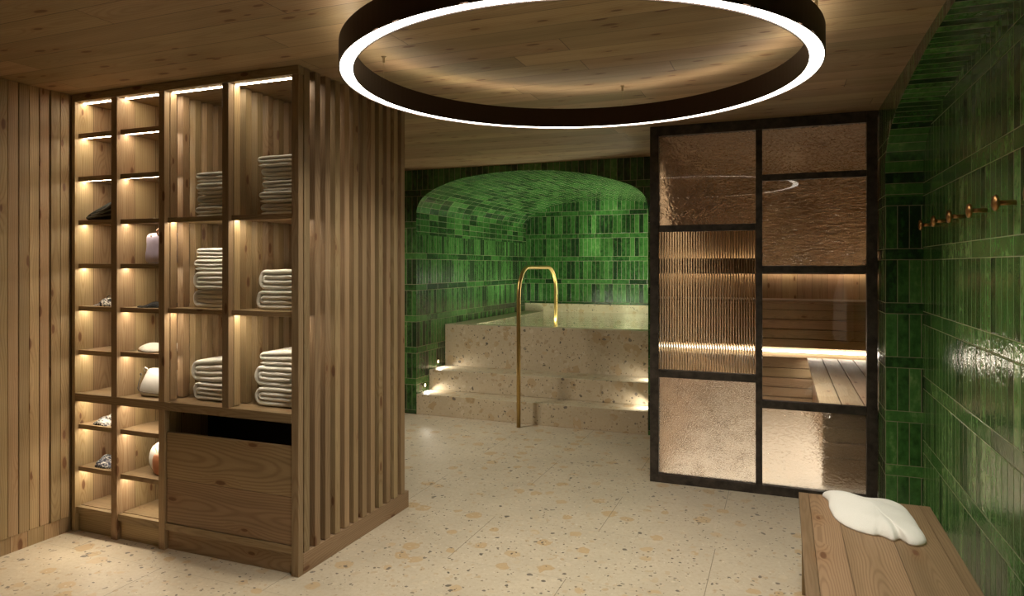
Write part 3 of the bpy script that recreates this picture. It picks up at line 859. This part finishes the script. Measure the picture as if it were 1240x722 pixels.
# ---------------------------------------------------------------- towels and belongings on the shelves
def towel_mesh(x0, y0, z0, w, h, D, layers, seed, slope=0.0):
    rng = random.Random(seed)
    t = h / layers
    r_ = t / 2
    P = []
    def line(xa, xb, z, n=9):
        for i in range(n + 1):
            P.append((xa + (xb - xa) * i / n, z))
    def arc(xc, zc, rx, rz, a0, a1, n=8):
        for i in range(1, n):
            a = a0 + (a1 - a0) * i / n
            P.append((xc + rx * math.cos(a), zc + rz * math.sin(a)))
    if layers == 4:
        ro = 1.5 * t
        line(w - r_, ro, 0.5 * t)
        arc(ro, 2 * t, ro - r_, ro, -PI / 2, -1.5 * PI, 12)
        line(ro, w - t, 3.5 * t)
        arc(w - t, 3 * t, r_, r_, PI / 2, -PI / 2, 7)
        line(w - t, ro + .01, 2.5 * t)
        arc(ro + .01, 2 * t, r_ * 1.0, r_, PI / 2, 1.5 * PI, 7)
        line(ro + .01, w - t * 1.1, 1.5 * t)
    else:
        line(r_ + .004, w - t, 0.5 * t)
        arc(w - t, 1.0 * t, r_, r_, -PI / 2, PI / 2, 7)
        line(w - t, t + .008, 1.5 * t)
        arc(t + .008, 2.0 * t, r_ * 1.3, r_, 1.5 * PI, PI / 2, 8)
        line(t + .008, w - r_, 2.5 * t)
    n = len(P)
    nrm = []
    for i in range(n):
        a = P[max(i - 1, 0)]; c = P[min(i + 1, n - 1)]
        dx, dz = c[0] - a[0], c[1] - a[1]; L = math.hypot(dx, dz) or 1
        nrm.append((-dz / L, dx / L))
    ys = [0, 0.004, 0.014, 0.03, 0.08, 0.16, 0.24, D - 0.03, D - 0.01, D]
    fk = [0.30, 0.66, 0.90, 0.985, 1, 1, 1, 0.98, 0.8, 0.4]
    mb = MB()
    rows = []
    o1 = rng.uniform(0, 50)
    for y_, f in zip(ys, fk):
        row = []
        ring = []
        for sgn in (1, -1):
            rngi = range(n) if sgn == 1 else range(n - 1, -1, -1)
            for i in rngi:
                endf = 1.0 if 0 < i < n - 1 else 0.55
                off_ = t * 0.535 * f * endf
                px_, pz_ = P[i][0] + nrm[i][0] * off_ * sgn, P[i][1] + nrm[i][1] * off_ * sgn
                nzv = mnoise.noise(Vector((px_ * 14 + o1, y_ * 12, pz_ * 18))) * 0.0035
                nx_ = mnoise.noise(Vector((P[i][1] * 40 + o1, y_ * 8, 3))) * 0.003
                sl = slope * (px_ / w) * (pz_ / h)
                yy = y0 + y_ + mnoise.noise(Vector((P[i][0] * 20 + o1, P[i][1] * 30, 9))) * 0.004
                zz = max(z0 + pz_ + nzv * min(1, pz_ / 0.01) + sl, z0 + 0.0008)
                ring.append((x0 + px_ + nx_, yy, zz))
        rows.append(ring)
    mb.grid(rows, closed=True)
    # end caps as a strip of quads between the two sides of the cloth
    m2 = 2 * n
    for ri in (0, len(rows) - 1):
        for i in range(n - 1):
            mb.cap((ri * m2 + i, ri * m2 + i + 1, ri * m2 + m2 - 2 - i, ri * m2 + m2 - 1 - i))
    return mb

STACKS = [
    # column text, x0, shelf z, list of (height, layers, dx) bottom to top, slope for top
    ('third column top shelf', -3.035, 1.815, [(.062, 3, 0), (.060, 3, .006), (.065, 3, .012), (.058, 3, .004)], 0, 'upper left stack'),
    ('third column middle shelf', -3.05, 1.318, [(.099, 4, -.004), (.100, 4, .010), (.064, 3, .004), (.060, 3, .014)], 0, 'middle left stack'),
    ('third column lowest shelf', -3.055, 0.809, [(.098, 4, .014), (.112, 4, -.008)], .03, 'lower left stack'),
    ('fourth column top shelf', -2.585, 1.815, [(.064, 3, -.002), (.060, 3, 0), (.056, 3, .016), (.068, 3, .002), (.060, 3, -.010)], 0, 'upper right stack'),
    ('fourth column middle shelf', -2.60, 1.318, [(.101, 4, -.004), (.107, 4, .006)], 0.004, 'middle right stack'),
    ('fourth column lowest shelf', -2.61, 0.809, [(.100, 4, .002), (.108, 4, -.006), (.070, 3, .016)], .02, 'lower right stack'),
]
NAMES = {2: ['bottom one', 'top one'], 3: ['bottom one', 'middle one', 'top one'],
         4: ['bottom one', 'second from the bottom', 'second from the top', 'top one'],
         5: ['bottom one', 'second from the bottom', 'middle one', 'second from the top', 'top one']}
sd = 1
for where, x0, z0, items, slope, nm in STACKS:
    z = z0 + 0.001
    for i, (h, lay, dx) in enumerate(items):
        top = i == len(items) - 1
        mb = towel_mesh(x0 + dx, 2.868 + 0.006 * ((sd * 7) % 3), z, 0.262 if lay == 3 else 0.268, h, 0.34, lay, sd, slope if top else 0)
        o = mb.build('folded_towel', M['terry'], smooth=True, subsurf=1)
        setorigin(o, (x0 + dx + 0.13, 3.0, z))
        shape = 'thin' if lay == 3 else 'thick'
        tag(o, f'{shape} folded white towel, {NAMES[len(items)][i]} of the {nm} in the shelving', 'towel', f'towels on the {where}')
        z += h + 0.002
        sd += 1

def heap(outline, z0, H, seed, nr=14, edge=0.25, fold=0.3, fdir=(1, 0), ff=18.0, cx=None, cyv=None, nang=72, under=0.4):
    """soft cloth heap: outline in XY, rounded rim, folded top"""
    n = len(outline)
    cx = sum(p[0] for p in outline) / n if cx is None else cx
    cyv = sum(p[1] for p in outline) / n if cyv is None else cyv
    pts = []
    for i in range(nang):
        q = i / nang * n; k0 = int(q) % n; f = q - int(q)
        p0, p1, p2, p3 = (outline[(k0 + d) % n] for d in (-1, 0, 1, 2))
        pts.append(tuple(0.5 * (2 * p1[a] + (p2[a] - p0[a]) * f + (2 * p0[a] - 5 * p1[a] + 4 * p2[a] - p3[a]) * f * f + (3 * p1[a] - p0[a] - 3 * p2[a] + p3[a]) * f ** 3) for a in range(2)))
    mb = MB()
    rows = []
    def hz(t, x, y):
        base = (1 - t ** (1 / edge if edge < 1 else 1)) if t < 1 else 0
        base = max(0.0, 1 - t ** 5) ** 0.5
        wv = math.sin((x * fdir[0] + y * fdir[1]) * ff + 2.5 * mnoise.noise(Vector((x * 6, y * 6, seed))))
        nz_ = mnoise.noise(Vector((x * 9, y * 9, seed * 1.7)))
        return z0 + 0.001 + H * base * (0.62 + fold * 0.45 * wv + 0.5 * nz_ * fold + 0.3 * (1 - t))
    bot = [(p[0], p[1]) for p in pts]
    ts = [i / nr for i in range(nr + 1)]
    for t in ts:
        t2 = 1 - (1 - t) ** 1.6
        row = []
        for p in pts:
            x = cx + (p[0] - cx) * t2; y = cyv + (p[1] - cyv) * t2
            row.append((x, y, hz(t2, x, y)))
        rows.append(row)
    # rolled-under rim
    row = []
    for p in pts:
        x = cx + (p[0] - cx) * 0.97; y = cyv + (p[1] - cyv) * 0.97
        row.append((x, y, z0 + 0.0008))
    rows.append(row)
    b_ = mb.grid(rows, closed=True)
    mb.cap([b_ + (len(rows) - 1) * nang + q for q in range(nang)])
    return mb

# charcoal garment in the first column: wedge of folded cloth
def wedge_garment():
    mb = MB()
    x0, x1 = -3.735, -3.56
    ys = 2.82
    rows = []
    prof = []
    for i in range(17):   # outer cloth outline, front to back in a soft wedge, z over x
        a = PI * i / 16
        prof.append((math.cos(a), math.sin(a)))
    secs = [(-3.818, 0.012), (-3.812, 0.026), (-3.79, 0.042), (-3.75, 0.060), (-3.70, 0.082), (-3.64, 0.108), (-3.56, 0.135), (-3.545, 0.07)]
    for x, h in secs:
        row = []
        for q in range(24):
            a = 2 * PI * q / 24
            cy_, cz_ = math.cos(a), math.sin(a)
            se = lambda v: math.copysign(abs(v) ** 0.55, v)
            row.append((x, 2.945 + 0.14 * se(cy_) * (0.8 + 0.2 * min(1, h / 0.05)), 1.817 + h / 2 + h / 2 * se(cz_) + 0.0))
        rows.append(row)
    b_ = mb.grid(rows, closed=True)
    mb.cap([b_ + q for q in range(24)]); mb.cap([b_ + 7 * 24 + q for q in range(24)][::-1])
    return mb
gt = empty('folded_jumper', (-3.65, 2.95, 1.817), 'dark charcoal folded jumper on the first column third shelf', 'garment')
wedge_garment().build('body', M['cloth_dark'], gt, smooth=True, subsurf=1)
b = MB()
for zz, xx in ((0.018, -3.79), (0.036, -3.75), (0.056, -3.71)):
    b.tube([(xx, 2.808, 1.817 + zz * 0.75), (xx + 0.08, 2.802, 1.817 + zz * 1.1), (-3.57, 2.802, 1.817 + zz * 1.6)], 0.006, 8)
b.build('fold_edges', simple('grey_knit_edge', (0.16, 0.155, 0.13), 0.9, 0, 80, 0.2, 0.2, 0.2), gt, smooth=True)

# patterned scarves and small cloths
def cloth(name, xr, yr, z, H, mat, seed, label, cat, fold=0.8, ff=60):
    (x0, x1), (y0, y1) = xr, yr
    rng = random.Random(seed)
    out = []
    for i in range(12):
        a = 2 * PI * i / 12
        r = 1 + rng.uniform(-0.16, 0.12)
        out.append(((x0 + x1) / 2 + (x1 - x0) / 2 * r * math.cos(a), (y0 + y1) / 2 + (y1 - y0) / 2 * r * math.sin(a)))
    o = heap(out, z, H, seed, fold=fold, ff=ff, fdir=(0.8, 0.5), nang=60, nr=12).build(name, M[mat], smooth=True)
    setorigin(o, ((x0 + x1) / 2, (y0 + y1) / 2, z))
    return tag(o, label, cat)
cloth('patterned_scarf', (-3.79, -3.57), (2.80, 3.0), 1.314, 0.045, 'cloth_bw', 3, 'black and white scarf beside small spectacles on a first column shelf', 'scarf')
cloth('patterned_scarf', (-3.79, -3.56), (2.80, 3.02), 0.624, 0.040, 'cloth_bw', 5, 'crumpled black and white scarf on the first shelf below the middle rail', 'scarf')
cloth('patterned_scarf', (-3.79, -3.56), (2.80, 3.02), 0.376, 0.042, 'cloth_navy', 8, 'crumpled navy and white scarf on the lowest left shelf', 'scarf')
cloth('black_cloth', (-3.45, -3.2), (2.80, 3.0), 1.314, 0.026, 'cloth_black', 11, 'small crumpled black cloth on the second column below the lavender bag', 'cloth')
cloth('white_scarf', (-3.455, -3.19), (2.80, 3.03), 1.063, 0.048, 'cloth_white', 14, 'white folded scarf with dark specks above the white handbag', 'scarf', 0.35, 22)
# spectacles
sp = MB()
for dx in (0, 0.055):
    pts = [( -3.672 + dx + 0.020 * math.cos(a), 2.86, 1.361 + 0.014 * math.sin(a)) for a in [2 * PI * i / 16 for i in range(17)]]
    sp.tube(pts, 0.0018, 6, caps=False)
sp.tube([(-3.652, 2.86, 1.364), (-3.637, 2.86, 1.364)], 0.0016, 6)
sp.tube([(-3.692, 2.86, 1.364), (-3.692, 2.93, 1.364), (-3.690, 2.97, 1.352)], 0.0016, 6)
sp.tube([(-3.597, 2.86, 1.364), (-3.597, 2.93, 1.364), (-3.599, 2.97, 1.352)], 0.0016, 6)
o = sp.build('spectacles', M['dark_frame'], smooth=True)
tag(setorigin(o, (-3.645, 2.88, 1.347)), 'thin dark spectacles lying on the black and white scarf', 'spectacles')

def soft_box(x0, x1, y0, y1, secs, seed, puff=0.006, p=0.35, nq=28):
    """bag body: superellipse sections (z, xscale, yscale, dx)"""
    mb = MB(); rows = []
    cx, cy_ = (x0 + x1) / 2, (y0 + y1) / 2; hx_, hy = (x1 - x0) / 2, (y1 - y0) / 2
    for z, sx, sy, dx in secs:
        row = []
        for q in range(nq):
            a = 2 * PI * q / nq
            c_, s__ = math.cos(a), math.sin(a)
            X = cx + dx + hx_ * sx * math.copysign(abs(c_) ** p, c_)
            Y = cy_ + hy * sy * math.copysign(abs(s__) ** p, s__)
            nn = mnoise.noise_vector(Vector((X * 14, Y * 14, z * 14 + seed))) * puff
            row.append((X + nn[0], Y + nn[1], z + (nn[2] * 0.6 if z != secs[0][0] else 0)))
        rows.append(row)
    b_ = mb.grid(rows, closed=True)
    mb.cap([b_ + q for q in range(nq)][::-1]); mb.cap([b_ + (len(secs) - 1) * nq + q for q in range(nq)])
    return mb
# lavender bag
lv = empty('lavender_bag', (-3.27, 2.9, 1.563), 'slouchy lavender leather bag in the second column beside a pine post', 'bag')
z = 1.5635
soft_box(-3.395, -3.20, 2.84, 3.0, [(z, .86, .9, 0), (z + .012, .98, 1, 0), (z + .05, .97, 1, 0), (z + .09, .90, .92, .004), (z + .13, .95, .95, 0), (z + .165, .93, .90, 0), (z + .178, .80, .6, 0)],
         3, 0.009, 0.5).build('body', M['lavender'], lv, smooth=True, subsurf=1)
b = MB(); b.tube([(-3.275, 2.85, z + .16), (-3.270, 2.838, z + .185), (-3.24, 2.836, z + .20), (-3.215, 2.84, z + .205), (-3.21, 2.86, z + .18)], 0.0045, 8)
b.build('handle', simple('tan_strap', (0.45, 0.25, 0.13), 0.5), lv, smooth=True)
b = MB(); b.lathe([(0.0, -0.004), (0.006, -0.003), (0.006, 0.0), (0.0, 0.001)], (-3.31, 2.836, z + .155), 'Y', 12); b.build('stud', M['brass'], lv)
# white handbag
wb = empty('white_handbag', (-3.31, 2.9, 0.81), 'white structured handbag with grey piping on the middle rail', 'bag')
z = 0.8105
soft_box(-3.43, -3.185, 2.83, 2.97, [(z, .84, .9, -.0), (z + .008, .94, 1, 0), (z + .04, .97, 1, 0), (z + .08, .90, .85, .004), (z + .125, .80, .6, .010), (z + .15, .78, .4, .012), (z + .152, .6, .2, .012)],
         9, 0.003, 0.45).build('body', M['leather_white'], wb, smooth=True, subsurf=1)
b = MB()
b.tube([(-3.375, 2.826, z + .12), (-3.388, 2.822, z + .085), (-3.395, 2.820, z + .045), (-3.388, 2.822, z + .030), (-3.35, 2.822, z + .024), (-3.20, 2.822, z + .022)], 0.0022, 6)
b.build('piping', M['leather_grey'], wb, smooth=True)
b = MB(); b.tube([(-3.388, 2.86, z + .135), (-3.388, 2.855, z + .152), (-3.378, 2.853, z + .160), (-3.364, 2.853, z + .155), (-3.360, 2.86, z + .145)], 0.003, 8)
b.build('strap_loop', M['leather_white'], wb, smooth=True)
b = MB(); b.lathe([(0.0, -0.003), (0.007, -0.003), (0.007, 0.002), (0.0, 0.002)], (-3.376, 2.824, z + .125), 'Y', 12); b.build('stud', M['leather_grey'], wb)
# blush and tan pouch
pb = empty('blush_pouch', (-3.26, 2.9, 0.37), 'white and tan leather pouch with a fine chain on a lower shelf', 'bag')
z = 0.3695
soft_box(-3.375, -3.21, 2.84, 3.0, [(z + .006, .55, .6, .014), (z + .016, .78, .9, .01), (z + .06, .98, 1, 0), (z + .11, 1.0, 1, 0), (z + .15, .86, .85, .005), (z + .178, .5, .5, .012), (z + .18, .2, .2, .012)],
         5, 0.010, 0.7).build('body', M['leather_white'], pb, smooth=True, subsurf=1)
soft_box(-3.315, -3.195, 2.826, 2.90, [(z, .7, .8, .0), (z + .01, .95, 1, 0), (z + .06, 1, 1, 0), (z + .11, .92, 1, 0), (z + .125, .5, .5, 0)],
         6, 0.008, 0.6).build('front_pocket', M['tan'], pb, smooth=True, subsurf=1)
b = MB()
for i in range(14):
    a = i / 13
    b.lathe([(0.0, -0.003), (0.0035, 0.0), (0.0, 0.003)], (-3.285 + 0.05 * a, 2.835 - 0.006 * math.sin(PI * a), z + .172 - .07 * a), 'Y', 8)
b.build('chain', M['brass'], pb, smooth=True)

# ---------------------------------------------------------------- ring pendant lamp
RC = (-0.825, 2.81); RO, RI, ZB, ZT = 0.976, 0.917, 2.330, 2.432
rl = empty('ring_pendant_lamp', (RC[0], RC[1], ZT), 'large dark bronze ring pendant lamp glowing below the wooden ceiling', 'lamp')
seg = 160
b = MB()
prof = [(RO, ZB), (RO, ZT), (RO - .012, ZT), (RO - .012, ZT - .012), (RI + .012, ZT - .012), (RI + .012, ZT), (RI, ZT), (RI, ZB), (RI + .004, ZB), (RI + .004, ZB + .012),
        (RO - .004, ZB + .012), (RO - .004, ZB), (RO, ZB)]
b.lathe([(r, z - ZT) for r, z in prof], (RC[0], RC[1], ZT), 'Z', seg)
b.build('housing', M['ring'], rl)
b = MB(); b.lathe([(RO - .0045, ZB + .004 - ZT), (RI + .0045, ZB + .004 - ZT)], (RC[0], RC[1], ZT), 'Z', seg); b.build('diffuser', M['ring_down'], rl)
b = MB(); b.lathe([(RO - .0125, ZT - .006 - ZT), (RI + .0125, ZT - .006 - ZT)], (RC[0], RC[1], ZT), 'Z', seg); b.build('uplight', M['ring_up'], rl)
for i in range(16):
    a = 2 * PI * (i + 0.5) / 16
    area_light('ring_beam', (RC[0] + 0.9465 * math.cos(a), RC[1] + 0.9465 * math.sin(a), ZB + 0.0030), (0, 0, a), 0.044, RING_BEAM_W / 16, WARM_WHITE, sy=0.30, spread=122)
for a in (0, 90, 180, 270):
    cx_ = RC[0] + 0.945 * math.cos(math.radians(a)); cy_ = RC[1] + 0.945 * math.sin(math.radians(a))
    c_ = MB(); c_.tube([(cx_, cy_, ZT - .008), (cx_, cy_, CEIL - .0)], 0.0012, 6); cab = c_.build('suspension_cable', M['cable'], rl)
    c_ = MB(); c_.lathe([(0.0, -.03), (0.006, -.03), (0.006, -.004), (0.012, -.004), (0.012, 0), (0, 0)], (cx_, cy_, CEIL - 0.0005), 'Z', 12); c_.build('ceiling_anchor', M['cable'], cab)

# ---------------------------------------------------------------- hooks on the niche wall
HY = [4.33, 3.985, 3.64, 3.28, 2.91, 2.56, 2.205, 1.85, 1.495, 1.14]
hk_where = ['nearest the tiled corner', 'second from the tiled corner', 'third from the tiled corner', 'fourth from the tiled corner',
            'fifth from the tiled corner', 'cut by the picture edge']
for i, hy in enumerate(HY[:6] + HY[9:]):
    lab = f'round-headed brass wall hook on the green niche wall, {hk_where[i]}' if i < 6 else 'round-headed brass wall hook that carries the hanging white towel'
    hk = empty('wall_hook', (XN, hy, 1.775), lab, 'hook', 'brass hooks on the niche wall')
    b = MB(); b.lathe([(0.0, -0.001), (0.0095, -0.001), (0.009, -0.055), (0.0, -0.055)], (XN, hy, 1.775), 'X', 16); b.build('stem', M['copper'], hk, smooth=True)
    b = MB(); b.lathe([(0.0, -0.054), (0.020, -0.054), (0.029, -0.058), (0.030, -0.063), (0.027, -0.069), (0.014, -0.073), (0.0, -0.074)], (XN, hy, 1.775), 'X', 28); b.build('head', M['copper'], hk, smooth=True)

# towel hanging from the nearest hook (seen mirrored in the clear pane)
rows = []
for i in range(26):
    t = i / 25
    z = 1.80 - 1.08 * t
    g_ = min(1, 0.25 + t * 1.3)
    row = []
    for q in range(40):
        a = 2 * PI * q / 40
        rr = 1 + 0.13 * math.sin(5 * a + 1.5 * t) * (0.3 + t) + 0.05 * math.sin(11 * a)
        X = XN - 0.006 - 0.115 * g_ + 0.105 * g_ * rr * math.cos(a) * 0.92
        row.append((min(X, XN - 0.004), 1.14 + 0.17 * g_ * rr * math.sin(a), z - 0.05 * math.sin(a) * t))
    rows.append(row)
b = MB(); b_ = b.grid(rows, closed=True); b.cap([b_ + q for q in range(40)][::-1]); b.cap([b_ + 25 * 40 + q for q in range(40)])
o = b.build('hanging_towel', M['terry'], smooth=True)
tag(setorigin(o, (XN - 0.05, 1.14, 1.79)), 'white towel hanging from a hook, mirrored in the clear sauna pane', 'towel')

# ---------------------------------------------------------------- bench with towel
bn = empty('bench', (0.35, 2.6, 0), 'low pine bench standing along the green tiled niche wall', 'bench')
BX0, BX1, BY0, BY1, BZ = 0.075, 0.628, 1.55, 3.60, 0.45
MB().box(BX0 + .045, BX1 - .045, BY0, BY1, BZ - .035, BZ).build('top_boards', M['wood_bench'], bn, bevel=0.0015)
MB().box(BX0, BX0 + .044, BY0, BY1, BZ - .035, BZ + .0005).build('edge_board', M['wood_rail_y'], bn, bevel=0.002)
MB().box(BX1 - .044, BX1, BY0, BY1, BZ - .035, BZ + .0005).build('edge_board', M['wood_rail_y'], bn, bevel=0.002)
for yy in (3.49, 1.66):
    MB().box(BX0 + .012, BX1 - .012, yy, yy + .045, 0.0, BZ - .036).build('leg', M['wood_z'], bn, bevel=0.002)
MB().box(BX0 + .20, BX1 - .20, 1.706, 3.489, 0.22, 0.27).build('stretcher', M['wood_y'], bn, bevel=0.002)

def on_plane(u, v, z):
    d = (CAM_H - z) * 827 / (v - 322); kk = (u - 620) / 827
    c_, s_2 = math.cos(YAW), math.sin(YAW)
    return (d * (kk * c_ - s_2), d * (c_ + kk * s_2))
BT = [(.180, 3.585), (.200, 3.50), (.199, 3.40), (.219, 3.257), (.271, 3.165), (.337, 3.125), (.372, 3.128), (.413, 3.090), (.440, 3.118), (.467, 3.070), (.503, 3.072),
      (.534, 3.125), (.534, 3.25), (.528, 3.39), (.510, 3.50), (.44, 3.575), (.35, 3.588), (.25, 3.593)]
o = heap(BT, BZ + 0.0005, 0.062, 4, nr=22, fold=0.28, fdir=(0.75, 0.45), ff=26, nang=144, cx=0.375, cyv=3.33).build('draped_towel', M['terry'], smooth=True)
setorigin(o, (0.35, 3.37, BZ))
tag(o, 'crumpled white towel lying on the far end of the pine bench', 'towel')
